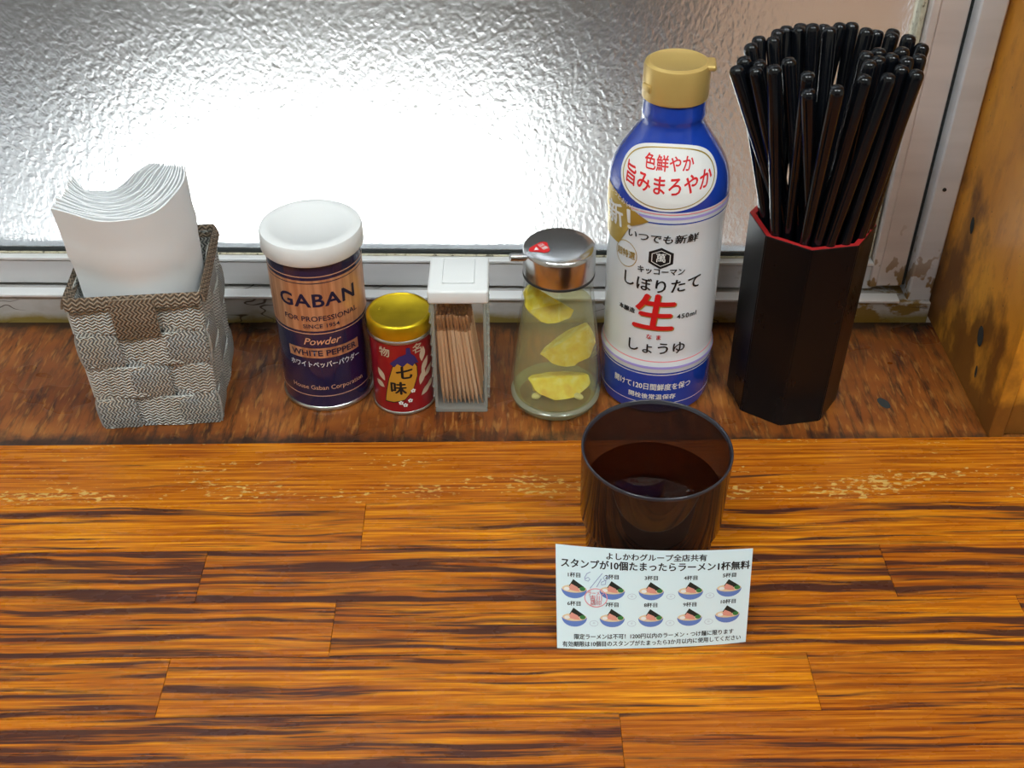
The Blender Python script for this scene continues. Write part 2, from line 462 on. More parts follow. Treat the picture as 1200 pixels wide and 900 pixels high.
def word(s, size, mp, m, parent, at=(0, 0), arc=0, rot=0, name='lettering', mx=.004, **k):
    bm = text_bm(s, size, **k)
    c_, s_ = math.cos(rot), math.sin(rot)
    for v in bm.verts:
        x, y = v.co.x, v.co.y
        y += arc * x * x
        v.co.x = at[0] + x * c_ - y * s_; v.co.y = at[1] + x * s_ + y * c_
    return laid(name, bm, mp, m, parent, mx)
def poly_bm(pts):
    bm = bmesh.new(); bm.faces.new([bm.verts.new((x, y, 0)) for x, y in pts])
    bm.normal_update()
    if bm.faces[:][0].normal.z < 0: bmesh.ops.reverse_faces(bm, faces=bm.faces)
    bmesh.ops.triangulate(bm, faces=bm.faces[:], ngon_method='EAR_CLIP')
    return bm
def ring_bm(outer, inner):
    bm = bmesh.new(); n = len(outer)
    a = [bm.verts.new((x, y, 0)) for x, y in outer]; b = [bm.verts.new((x, y, 0)) for x, y in inner]
    for k in range(n):
        q = (k + 1) % n; bm.faces.new((a[k], a[q], b[q], b[k]))
    return bm
def ell(cx, cy, rx, ry, n=40): return [(cx + rx * math.cos(2 * PI * k / n), cy + ry * math.sin(2 * PI * k / n)) for k in range(n)]
def cyl_map(rfun, facing, off=.00015):
    """wrap on a body of revolution about the parent's axis; u runs to the viewer's right"""
    if not callable(rfun):
        r_ = rfun; rfun = lambda z: r_
    def mp(u, v, o=off):
        r = rfun(v); a = facing + u / max(r, 1e-4)
        return Vector(((r + o) * math.cos(a), (r + o) * math.sin(a), v))
    return mp
def face_angle(x, y, turn=0): return math.atan2(-.615 - y, -x) + math.radians(turn)

# ------------------------------------------------------------------ the setting
TILT = .0085
def tl(x): return -TILT * (x + .05)           # the window sits a touch out of level
def tilt(o):
    for v in o.data.vertices: v.co.z += tl(v.co.x)
    return o
CEIL = 1.75; FL = -.75
struct(link('floor', bx(-1.6, 1.8, -2.6, .1, FL - .05, FL), 'floor'))
struct(link('ceiling', bx(-1.6, 1.8, -2.6, .1, CEIL, CEIL + .05), 'ceiling'))
struct(link('wall_left', bx(-1.65, -1.6, -2.6, .1, FL, CEIL), 'plaster'))
struct(link('wall_right', bx(1.8, 1.85, -2.6, .1, FL, CEIL), 'plaster'))
bm = bx(-1.6, 1.8, -2.65, -2.6, FL + 1.0, CEIL)
struct(link('wall_front', bm, 'plaster'))
struct(link('wall_front.001', bx(-1.6, 1.8, -2.65, -2.6, FL, FL + 1.0), 'brown_wall'))
bm = bmesh.new()
box(bm, -1.6, 1.8, .012, .1, FL, -.03)
box(bm, -1.6, -.95, .012, .1, -.03, CEIL); box(bm, .32, 1.8, .012, .1, -.03, CEIL); box(bm, -.95, .32, .012, .1, 1.0, CEIL)
struct(link('wall_back', bm, 'plaster'))

# window
wn = bpy.data.objects.new('window_1', None); C.objects.link(wn); struct(wn)
wn['label'] = 'sliding window with bumpy frosted pane in a dull stained aluminium frame'
XL = -.93
tilt(link('sill_track', bx(XL, .2695, .0005, .036, -.03, .0180, bev=.0006), 'sill', wn))
tilt(link('sill_lip', bx(XL, .2485, -.0012, .008, .0182, .0205, bev=.0007, seg=2), 'alu_lit', wn))
tilt(link('sash_bottom_rail', bx(XL, .2335, .012, .034, .0206, .0385, bev=.0008), 'alu', wn))
tilt(link('rail_lip', bx(XL, .2335, .0108, .034, .0388, .0408, bev=.0006, seg=2), 'alu_lit', wn))
tilt(link('gasket', bx(XL, .2285, .0155, .0195, .0410, .0422, bev=.0003), 'gasket', wn))
tilt(link('groove_strip', bx(XL, .2285, .0165, .0195, .0422, .0438), 'groove', wn))
o = link('glass_pane', bx(XL, .229, .020, .024, .0425, .985), 'frost', wn); tilt(o)
tilt(link('gasket', bx(.2268, .2298, .0155, .030, .0425, .985, bev=.0006), 'gasket', wn))
bm = bmesh.new(); box(bm, .2305, .2355, .0105, .036, .0206, .985, bev=.0008); box(bm, .2355, .2522, .012, .036, .0206, .985, bev=.0008)
link('sash_stile', bm, ['alu_warm'], wn)
link('groove_strip', bx(.2520, .2548, .014, .05, .0206, .99), 'groove', wn)
link('outer_frame', bx(.2545, .2698, .004, .10, -.03, .99, bev=.001), 'alu_light', wn)
link('outer_frame', bx(XL, .2698, .004, .10, .985, 1.0, bev=.001), 'alu_light', wn)
link('outer_frame', bx(-.95, XL, .004, .10, -.03, 1.0, bev=.001), 'alu_light', wn)
bm = lathe([(0, 0), (.0012, 0), (.0012, .0008), (0, .0008)], 10)
for v in bm.verts: v.co = Vector((v.co.x, -v.co.z, v.co.y))
link('frame_hole', bm, 'groove', wn, loc=(.2605, .0042, .095))

# shelf board along the window, side panel at its right
bm = bx(-.62, .30, -.1225, .0003, -.03, 0)
for v in bm.verts:
    if v.co.y < -.1: v.co.y = -.1184 + math.tan(math.radians(.75)) * v.co.x
o = link('shelf_board', bm, 'shelf')
tag(o, 'dark worn wooden ledge board running along the foot of the frosted window', 'shelf')
for (x, y, rx, ry, rz) in ((.1965, -.0205, .0026, .0018, .3), (.2205, -.0835, .0030, .0052, .35)):
    bm = poly_bm(ell(0, 0, rx, ry, 14)); link('nail_hole', bm, 'groove', o, loc=(x, y, .0004)).rotation_euler = (0, 0, rz)
sp = thing('side_panel', 'tall orange brown stained wooden side panel at right of the window frame', 'panel', (.2720, 0, 0))
link('board', bx(0, .0085, -.1150, .0115, 0.0003, CEIL, bev=.0006), 'panel', sp)
o = link('edge_strip', bx(.0092, .15, -.1120, -.100, 0.0003, CEIL, bev=.0008), 'panel', sp)
for (y, z, a, b) in ((-.0715, .0405, .0042, .0062), (-.0215, .0850, .0028, .0052), (-.079, .0205, .0014, .004)):
    bm = poly_bm(ell(0, 0, a, b, 14))
    for v in bm.verts: v.co = Vector((0, v.co.x + .15 * v.co.y, v.co.y))
    link('nail_hole', bm, 'groove', sp, loc=(-.0004, y, z))

# counter top of laminated strips
ct = thing('counter_top', 'orange varnished laminated wood counter with dark streaky grain', 'counter', (0, -.119, .0015), math.radians(.75))
rows = [  # y from, y to, joints in x, figure, brownness, specks
    (-.0492, 0.0, (), .22, .55, 1),
    (-.0832, -.0494, (-.0785, .335), .60, .15, .0),
    (-.1182, -.0834, (-.1560, .1870), .72, .2, 0),
    (-.1515, -.1184, (-.0870, .245), .68, .25, 0),
    (-.1840, -.1517, (-.1600, .1350), .56, .25, 0),
    (-.2160, -.1842, (-.2400, .0450), .60, .2, 0),
    (-.2480, -.2162, (-.0900, .2300), .70, .2, 0),
    (-.2800, -.2482, (-.2000, .1200), .70, .2, 0)]
for (y0, y1, js, fig, br, sk) in rows:
    xs = [-.62] + list(js) + [.62]
    for a, b in zip(xs, xs[1:]):
        cx, cy = (a + b) / 2, (y0 + y1) / 2
        dz = random.uniform(-.0002, 0)
        bm = bx(a - cx + .00006, b - cx - .00006, y0 - cy, y1 - cy, -.034, dz, bev=.0002)
        p = link('plank', bm, 'counter', ct, loc=(cx, cy, 0))
        jit = random.uniform(-.12, .12) if not sk else 0
        p.color = (fig + jit - (.12 if cx > .15 and sk == 0 else 0), min(1, max(0, br + random.uniform(-.1, .15) + (.45 if cx > .15 else 0))), sk, 1)
o = link('bearer', bx(-.62, .62, -.26, -.02, -.75 - .0015, -.0345), 'brown_wall', ct)

# lamps on the ceiling
for i, (l, e) in enumerate(LAMPS):
    t = thing('ceiling_lamp', ['ceiling lamp panel over the seats on the window left', 'ceiling lamp panel over the seats nearer the side panel'][i], 'lamp', (l[0], l[1], CEIL))
    link('housing', bx(-.36, .36, -.12, .12, -.05, 0, bev=.004), 'white_plastic', t)
    d = bpy.data.lights.new('lamp_light', 'AREA'); d.shape = 'RECTANGLE'; d.size = .68; d.size_y = .2; d.energy = e; d.color = (.90, .98, 1)
    lo = bpy.data.objects.new('lamp_light', d); C.objects.link(lo); lo.parent = t; lo.location = (0, 0, -.062)
    link('diffuser', bx(-.34, .34, -.10, .10, -.058, -.0505), 'lamp', t)

# outside: paving, neighbouring walls, and unseen sheets added to cut the sunlight
GO = -.85
struct(link('floor_outside', bx(-4, 4, .1, 6, GO - .1, GO), 'concrete'))
o = link('neighbour_wall', bx(-4, 4, 2.20, 2.35, GO, 2.6), 'dark_wall'); tag(o, 'brown outer wall of the building across the alley, seen through frosted glass', 'wall')
o = link('alley_fence', bx(.46, .52, .35, 2.19, GO, .55), 'fence_brown'); tag(o, 'brown board fence in the alley behind the frosted window, at chopstick side', 'fence')
for x0, x1, lab in ((-2.0, -.90, 'grey roof sheet added unseen over the alley to cut sunlight on the napkin side'), (.02, 3, 'grey roof sheet added unseen over the alley to cut sunlight on the chopstick side')):
    o = link('alley_sun_blocker', bx(x0, x1, .1, 2.19, 2.1, 2.14), 'sun_blocker'); tag(o, lab, 'blocker')
o = link('alley_sun_blocker', bx(-.90, .02, .1, .20, 2.1, 2.14), 'sun_blocker'); tag(o, 'narrow grey strip added unseen above the frosted window to hold back sunlight', 'blocker')
o = link('alley_sun_blocker', bx(-.90, .02, 1.08, 2.19, 2.1, 2.14), 'sun_blocker'); tag(o, 'grey roof sheet added unseen to close the far side of the sunlit gap', 'blocker')

# ------------------------------------------------------------------ napkin basket
def basket():
    t = thing('woven_basket', 'square woven grey and beige strap basket holding white paper napkins', 'basket', (-.2050, -.0705, 0), math.radians(5.5))
    H, wb, wt = .0895, .0333, .0357     # half widths bottom / top
    bands = 4
    def hw(z): return wb + (wt - wb) * z / H
    hb = H / bands
    def side_pt(s, u, z, off):
        """u in -1..1 along side s, off outward"""
        h = hw(z); k = u * h; d = h + off
        return Vector([(k, -d, z), (d, k, z), (-k, d, z), (-d, -k, z)][s])
    def strip(pts_in, uvs, name, m):
        """pts_in: rows of (left, right) centre points -> thick ribbon"""
        pass
    TH = .0013
    def ribbon(fn, L, Wd, m, name, lx, wx):
        # fn(i/L along, j across) -> (point outer, point inner)
        bm = bmesh.new(); uvl = bm.loops.layers.uv.new('UVMap')
        na, nb = L, Wd
        O = [[bm.verts.new(fn(i / na, j / nb, 1)) for j in range(nb + 1)] for i in range(na + 1)]
        I = [[bm.verts.new(fn(i / na, j / nb, 0)) for j in range(nb + 1)] for i in range(na + 1)]
        def q(vs, uv):
            f = bm.faces.new(vs)
            for lp, c in zip(f.loops, uv): lp[uvl].uv = c
        for i in range(na):
            for j in range(nb):
                uv = [(i / na * lx, j / nb * wx), ((i + 1) / na * lx, j / nb * wx), ((i + 1) / na * lx, (j + 1) / nb * wx), (i / na * lx, (j + 1) / nb * wx)]
                q((O[i][j], O[i + 1][j], O[i + 1][j + 1], O[i][j + 1]), uv)
                q((I[i][j], I[i][j + 1], I[i + 1][j + 1], I[i + 1][j]), [uv[0], uv[3], uv[2], uv[1]])
            for j, sg in ((0, 1), (nb, -1)):
                vs = (O[i][j], I[i][j], I[i + 1][j], O[i + 1][j]); q(vs if sg > 0 else vs[::-1], [(0, 0)] * 4)
        for i, sg in ((0, -1), (na, 1)):
            for j in range(nb):
                vs = (O[i][j], I[i][j], I[i][j + 1], O[i][j + 1]); q(vs if sg > 0 else vs[::-1], [(0, 0)] * 4)
        bmesh.ops.recalc_face_normals(bm, faces=bm.faces)
        return link(name, bm, m, t, 40)
    AMP = .0011
    # horizontal bands, one per row, running round all four sides
    for r in range(bands):
        z0, z1 = r * hb + .0007, (r + 1) * hb - .0007
        par = r % 2
        def fn(a, b, outer, z0=z0, z1=z1, par=par):
            z = z0 + (z1 - z0) * b
            s4 = a * 4; s = min(int(s4), 3); u = (s4 - s) * 2 - 1
            u = max(-.97, min(.97, u))
            ph = math.cos((u + 1) * 1.5 * PI)             # three cells to a side
            off = AMP * (ph if par == 0 else -ph) * (1 if abs(u) < .96 else .3)
            return side_pt(s, u, z, off + (TH if outer else 0) - .0012)
        ribbon(fn, 48, 2, 'weave_h' if r < 3 else 'weave_h', 'woven_band', 8 * hw(z0), hb)
    # upright straps, three per side
    for s in range(4):
        for c in range(3):
            u0, u1 = -1 + c * 2 / 3 + .02, -1 + (c + 1) * 2 / 3 - .02
            def fn(a, b, outer, s=s, c=c, u0=u0, u1=u1):
                z = .0005 + a * (H - .0005); u = u0 + (u1 - u0) * (1 - b)
                row = z / hb
                ph = math.cos(row * PI - PI / 2) ** 1
                sg = 1 if (c % 2 == 0) else -1
                sq = math.copysign(abs(math.sin(row * PI)) ** .5, math.sin(row * PI))
                off = AMP * 1.25 * sg * sq
                return side_pt(s, u, z, off + (TH if outer else 0) - .0012)
            m = 'weave_b' if (s in (0, 1) and c == 1) else 'weave_v'
            if s == 0 and c == 1:
                ribbon(fn, 24, 2, ['weave_v'], 'upright_strap', H, hb)
            else: ribbon(fn, 24, 2, 'weave_v', 'upright_strap', H, hb)
    # folded-over rim straps, one per side, and the brown fold over the front middle strap
    for s in range(4):
        def fn(a, b, outer, s=s):
            u = (a * 2 - 1) * .99; ang = b * PI
            rr = .0024 if outer else .0012
            return side_pt(s, u, H - .0006 + rr * math.sin(ang) * 1.3 - .004 * abs(math.cos(ang)), rr * math.cos(ang) - .0006 + .0006)
        ribbon(fn, 20, 6, 'weave_b', 'rim_strap', .07, .014)['label'] = 'brown rolled rim strap'
    def fn(a, b, outer):
        z = H - .0235 + a * .0245; u = -.335 + .655 * (1 - b)
        return side_pt(0, u, z, .0024 + (.0012 if outer else 0) - .0012 + .0008 * math.sin(a * PI))
    ribbon(fn, 8, 2, 'weave_b', 'fold_strap', .0245, .022)['label'] = 'brown strap folded over the front rim'
    link('base', bx(-wb + .002, wb - .002, -wb + .002, wb - .002, .0005, .003), 'weave_v', t)
    return t
basket()
# napkins: a bundle of folded sheets, each bent round in a C, standing in the basket
def napkin_bm(k, n, hj):
    OUT = [(-.034, -.024), (-.020, -.031), (-.008, -.036), (.003, -.0375), (.013, -.0335), (.021, -.024), (.0252, -.009), (.0262, .007), (.0230, .024)]
    INN = [(-.0345, .012), (-.028, .002), (-.0226, -.0038), (-.016, -.006), (-.009, -.0047), (-.005, .001), (-.003, .0066), (-.0016, .016), (.004, .0265)]
    bm = bmesh.new(); th = .0013; SP = [((a_[0] - b_[0]) ** 2 + (a_[1] - b_[1]) ** 2) ** .5 / (n - 1) for a_, b_ in zip(OUT, INN)]
    # plan curve from left end, along the front, round the right side to the back
    f = k / (n - 1)
    ctl = [Vector((a[0] + (b[0] - a[0]) * f, a[1] + (b[1] - a[1]) * f, 0)) for a, b in zip(OUT, INN)]
    N_ = 24; pts = []
    for i in range(N_ + 1):
        q = i / N_ * 8; i0 = min(int(q), 7); u = q - i0
        p0, p1, p2, p3 = ctl[max(i0 - 1, 0)], ctl[i0], ctl[i0 + 1], ctl[min(i0 + 2, 8)]
        pts.append(.5 * ((2 * p1) + (p2 - p0) * u + (2 * p0 - 5 * p1 + 4 * p2 - p3) * u * u + (3 * p1 - p0 - 3 * p2 + p3) * u ** 3))
    ragged = random.uniform(-.0018, .0010)
    pts[0] += (pts[0] - pts[2]).normalized() * ragged
    nz = 18
    def P(i, j, side):
        a, b = pts[max(i - 1, 0)], pts[min(i + 1, len(pts) - 1)]
        t = (b - a).normalized(); nr = Vector((t.y, -t.x, 0))
        z = .004 + (hj - .004) * j / nz
        def lin(k0, k1, k2): return k0 + (k1 - k0) * z / .09 if z < .09 else k1 + (k2 - k1) * (z - .09) / .048
        q = Vector((pts[i].x * (lin(.95, 1.08, 1.0) if pts[i].x > 0 else lin(.84, .93, 1.0)), pts[i].y * lin(.76, .80, 1.0), 0)) + nr * (min(.0017, .48 * (1 - .62 * f) * SP[min(8, round(i / N_ * 8))]) / 2 * side)
        bulge = .0008 if (j == 14 and k == 0 and side > 0) else 0
        wob = .00035 * math.sin(i * .8 + k * 1.7) * (j / nz) ** 3
        drop = 0
        return Vector((q.x + nr.x * bulge, q.y + nr.y * bulge, z + wob + drop))
    n1 = len(pts)
    A = [[bm.verts.new(P(i, j, 1)) for j in range(nz + 1)] for i in range(n1)]
    B = [[bm.verts.new(P(i, j, -1)) for j in range(nz + 1)] for i in range(n1)]
    for i in range(n1 - 1):
        for j in range(nz):
            bm.faces.new((A[i][j], A[i + 1][j], A[i + 1][j + 1], A[i][j + 1])); bm.faces.new((B[i][j], B[i][j + 1], B[i + 1][j + 1], B[i + 1][j]))
        bm.faces.new((A[i][nz], A[i + 1][nz], B[i + 1][nz], B[i][nz])); bm.faces.new((A[i][0], B[i][0], B[i + 1][0], A[i + 1][0]))
    for j in range(nz):
        bm.faces.new((A[0][j], A[0][j + 1], B[0][j + 1], B[0][j])); bm.faces.new((A[-1][j], B[-1][j], B[-1][j + 1], A[-1][j + 1]))
    bmesh.ops.recalc_face_normals(bm, faces=bm.faces)
    return bm
NN = 16
for k in range(NN):
    o = link('paper_napkin', napkin_bm(k, NN, .1348 + random.uniform(-.0006, .0006)), 'napkin', None, 60, loc=(-.2015, -.0715, 0.0032))
    if k == 0: lab = 'outermost smooth white paper napkin facing the counter, with a faint fold line across it'
    elif k == NN - 1: lab = 'innermost white paper napkin lining the scooped hollow of the bundle'
    else: lab = 'white paper napkin packed between the outermost and innermost ones of the basket bundle'
    tag(o, lab, 'napkin', 'paper napkins in the woven basket')

# ------------------------------------------------------------------ white pepper can
def pepper():
    x, y = -.1105, -.0640
    t = thing('pepper_can', 'tall navy and copper pepper can with white plastic lid beside the napkin basket', 'can', (x, y, 0))
    R = .0262
    fa = face_angle(x, y, -2)
    bm = lathe([(0, .0012), (R - .0015, .0012), (R, .0022), (R, .1005), (0, .1005)], 72)
    body = link('body', bm, 'navy', t, 35)
    rim = [(R + .0001, .0030), (R + .0008, .0024), (R + .0010, .0014), (R + .0006, .0004), (R - .001, .0001), (R - .0015, .0012)]
    link('bottom_rim', lathe(rim, 72), 'tin', t, 180)['label'] = 'bare silver bottom rim'
    z0, z1 = .0572, .0905
    cb_ = link('copper_band', lathe([(R + .00012, z0), (R + .00012, z1)], 72), 'copper', t, 180); cb_['label'] = 'shiny copper band'
    L = lambda z, h: link('print_line', lathe([(R + .00018, z), (R + .00018, z + h)], 72), 'copper_line', t, 180)
    L(.0925, .0006); L(.0552, .0006); L(.0108, .0006)
    link('print_line', lathe([(R + .0002, .0885), (R + .0002, .0890)], 72), 'ink_navy', t, 180)
    mp = cyl_map(R, fa, .0003)
    word('GABAN', .0118, mp, 'ink_navy', cb_, (0, .0772), bold=.022, squeeze=1.10, spacing=1.08)
    word('FOR PROFESSIONAL', .0047, mp, 'ink_navy', cb_, (.0008, .0655), squeeze=1.05, bold=.008)
    word('SINCE 1954', .0038, mp, 'ink_navy', cb_, (.0002, .0605), squeeze=1.1, bold=.008)
    word('Powder', .0066, mp, 'copper_line', body, (-.001, .0500), shear=.35, bold=.01)
    bm = poly_bm([(-.0215, .0385), (.0215, .0385), (.0215, .0455), (-.0215, .0455)])
    laid('name_strip', bm, cyl_map(R, fa, .0002), 'copper', body)
    word('WHITE PEPPER', .0055, cyl_map(R, fa, .0004), 'ink_navy', body, (0, .0419), bold=.02, squeeze=1.08)
    word('ホワイトペッパーパウダー', .0046, mp, 'ink_white', body, (0, .0338), bold=.012, squeeze=.78)
    word('House Gaban Corporation', .0043, mp, 'copper_line', body, (0, .0172), bold=.005, squeeze=.95)
    lp = [(R + .0002, .0998), (R + .0016, .0998), (R + .0022, .1006), (R + .0020, .1092), (R + .0014, .1108), (R - .0004, .1114), (R - .004, .1115), (R - .005, .1107), (0, .1105)]
    link('lid', lathe(lp, 72), 'white_plastic', t, 50)['label'] = 'white plastic lid'
pepper()

# ------------------------------------------------------------------ red spice tin
def tin():
    x, y = -.0640, -.0765
    t = thing('spice_tin', 'small red spice tin with gold lid and a printed eggplant shaped badge', 'tin', (x, y, 0))
    R = .0178; fa = face_angle(x, y, -4)
    body = link('body', lathe([(0, .0012), (R, .0018), (R, .0530), (0, .0530)], 64), 'red_tin', t, 35)
    link('bottom_rim', lathe([(R + .0001, .0024), (R + .0007, .0018), (R + .0006, .0006), (R - .001, .0001), (R - .002, .0012)], 64), 'tin', t, 180)
    link('top_rim', lathe([(R + .0001, .0505), (R + .0008, .0512), (R + .0008, .0526), (R, .0532)], 64), 'tin', t, 180)
    lp = [(R - .0002, .0535), (R + .0007, .0535), (R + .0009, .0545), (R + .0008, .0612), (R + .0002, .0624), (R - .0008, .0627), (R - .0014, .0622), (R - .002, .0619), (0, .0622)]
    link('lid', lathe(lp, 64), 'gold_lid', t, 50)['label'] = 'gold lacquered press-on lid'
    m1, m2, m3 = cyl_map(R, fa, .0002), cyl_map(R, fa, .0003), cyl_map(R, fa, .0004)
    # silver stalks of leaves at both sides
    for (u, v, a, l) in ((.0108, .020, 70, .011), (.0122, .028, 60, .011), (.0128, .036, 80, .010), (.0112, .012, 35, .010), (.0142, .024, 40, .010), (.0150, .015, 25, .009), (-.0102, .024, 120, .009), (-.0108, .019, 150, .007)):
        pts = []
        for s in (1, -1):
            for i in range(7):
                q = i / 6 if s > 0 else 1 - i / 6
                wd = math.sin(q * PI) * .0021 * s
                ca, sa = math.cos(math.radians(a)), math.sin(math.radians(a))
                pts.append((u + ca * l * q - sa * wd, v + sa * l * q + ca * wd))
        del pts[13]; del pts[6 + 1 - 1]
        laid('printed_leaf', poly_bm(pts), m1, 'ink_cream', body)
    outl = [(-.0105, .0095), (-.0055, .0098), (.0010, .0118), (.0062, .0185), (.0092, .0275), (.0092, .0340), (.0070, .0390), (.0040, .0405), (-.0005, .0398), (-.0045, .0350), (-.0072, .0260), (-.0092, .0170)]
    cxo, cyo = 0, .025
    laid('badge_outline', poly_bm([(cxo + (a - cxo) * 1.06, cyo + (b - cyo) * 1.05) for a, b in outl]), m1, 'ink_black', body)
    laid('badge', poly_bm(outl), m2, 'ink_orange', body)
    laid('badge_cap', poly_bm([(-.0062, .0375), (-.0035, .0352), (-.0018, .0378), (.0012, .0355), (.0038, .0380), (.0068, .0350), (.0085, .0372), (.0105, .0362), (.0085, .0415), (.0062, .0440), (.0058, .0482), (.0036, .0485), (.0034, .0442), (-.0005, .0428)]), m3, 'ink_purple', body)
    word('七', .0098, m3, 'ink_black', body, (.0018, .0305), bold=.045)
    word('味', .0098, m3, 'ink_black', body, (-.0022, .0195), bold=.04)
    word('物', .0070, m3, 'ink_cream', body, (-.0090, .0445), bold=.02)
    word('名', .0070, m3, 'ink_cream', body, (.0105, .0460), bold=.02)
    for (u, v) in ((.0062, .0175), (.0042, .0108), (-.0012, .0095), (.0012, .0078)):
        for k in range(5):
            a = k * 2 * PI / 5 + .3
            laid('printed_petal', poly_bm(ell(u + .0009 * math.cos(a), v + .0009 * math.sin(a), .0006, .0006, 8)), m3, 'ink_white', body, None)
tin()

# ------------------------------------------------------------------ toothpick box
def toothpicks():
    x0, x1, y0, y1 = -.0447, -.0143, -.0920, -.0590
    cx, cy = (x0 + x1) / 2, (y0 + y1) / 2
    t = thing('toothpick_box', 'clear plastic toothpick box with white lid, between spice tin and oil cruet', 'box', (cx, cy, 0))
    hx, hy, h, wl = (x1 - x0) / 2, (y1 - y0) / 2, .0775, .0016
    link('base', bx(-hx, hx, -hy, hy, .0002, .0035, bev=.0006), 'plastic_edge', t)
    link('wall', bx(-hx, hx, -hy, -hy + wl, .0036, h, bev=.0003), 'clear_plastic', t)
    link('wall', bx(-hx, hx, hy - wl, hy, .0036, h, bev=.0003), 'clear_plastic', t)
    for sg in (-1, 1):
        link('wall', bx(*sorted((sg * hx, sg * (hx - wl))), -hy + wl + .0001, hy - wl - .0001, .0036, h, bev=.0003), 'clear_plastic', t)
        for k in range(9):   # moulded ribs on the side walls
            zz = .009 + k * .0075
            link('rib', bx(*sorted((sg * (hx + .0001), sg * (hx + .0014))), -hy + .002, hy - .002, zz, zz + .0022, bev=.0006), 'plastic_edge', t)
    bm = bx(-hx - .0014, hx + .0014, -hy - .0016, hy + .0014, h - .0002, h + .0085, bev=.0016, seg=3)
    ld = link('lid', bm, 'white_plastic', t, 40); ld['label'] = 'white plastic lid'
    bm = bx(-.0088, .0088, -.0105, .0145, h + .0084, h + .0096, bev=.0009, seg=2)
    link('lid_flap', bm, 'white_plastic', ld, 40)
    for px_ in (-1, 1):
        for py_ in (-1, 1):
            link('corner_highlight', bx(*sorted((px_ * (hx + .0001), px_ * (hx - .0017))), *sorted((py_ * (hy + .0001), py_ * (hy - .0017))), .0036, h - .0003, bev=.0005), 'plastic_edge', t)  # thin posts added to carry the painted corner highlights
    # the picks themselves: one mesh for the stem, one for the brown head, shared
    L = .0625; r = .00105
    prof = [(0, 0), (.0003, .0004), (r, .011), (r, .0525)]
    hd = [(r, .0525), (r * .68, .0531), (r, .0540), (r * .68, .0552), (r, .0562), (r * 1.0, .0608), (r * .55, L), (0, L)]
    stem = lathe(prof, 8); head = lathe(hd, 8)
    ms = bpy.data.meshes.new('stem'); stem.to_mesh(ms); ms.materials.append(M['pick'])
    mh = bpy.data.meshes.new('head'); head.to_mesh(mh); mh.materials.append(M['pick_head'])
    for me in (ms, mh):
        for p in me.polygons: p.use_smooth = True
    nx, ny = 10, 7
    for j in range(ny):
        for i in range(nx):
            bxp = -.0118 + .00250 * i + (j % 2) * .0012 + .0014
            byp = -.0125 + .0036 * j + random.uniform(-.0002, .0002)
            if bxp > .0126: continue
            f = i / (nx - 1)
            lean = -.0115 + .0090 * f * 0 + random.uniform(-.0008, .0008)    # tops lean to the left
            lean *= (1 - .55 * (1 - f)) if j else (.30 + .75 * f)
            tx = max(-.0122, bxp + lean * .62)
            zb = .0037
            dv = Vector((tx - bxp, random.uniform(-.0003, .0006), L)).normalized()
            q = Vector((0, 0, 1)).rotation_difference(dv)
            p = bpy.data.objects.new('toothpick', None); C.objects.link(p); p.empty_display_size = .003
            p.location = (cx + bxp, cy + byp, zb + random.uniform(0, .0012)); p.rotation_mode = 'QUATERNION'; p.rotation_quaternion = q
            tag(p, 'pale birch toothpick with a ringed brown head standing in the clear box', 'toothpick', 'toothpicks in the clear box')
            for nme, me in (('stem', ms), ('head', mh)):
                o = bpy.data.objects.new(nme, me); C.objects.link(o); o.parent = p
toothpicks()

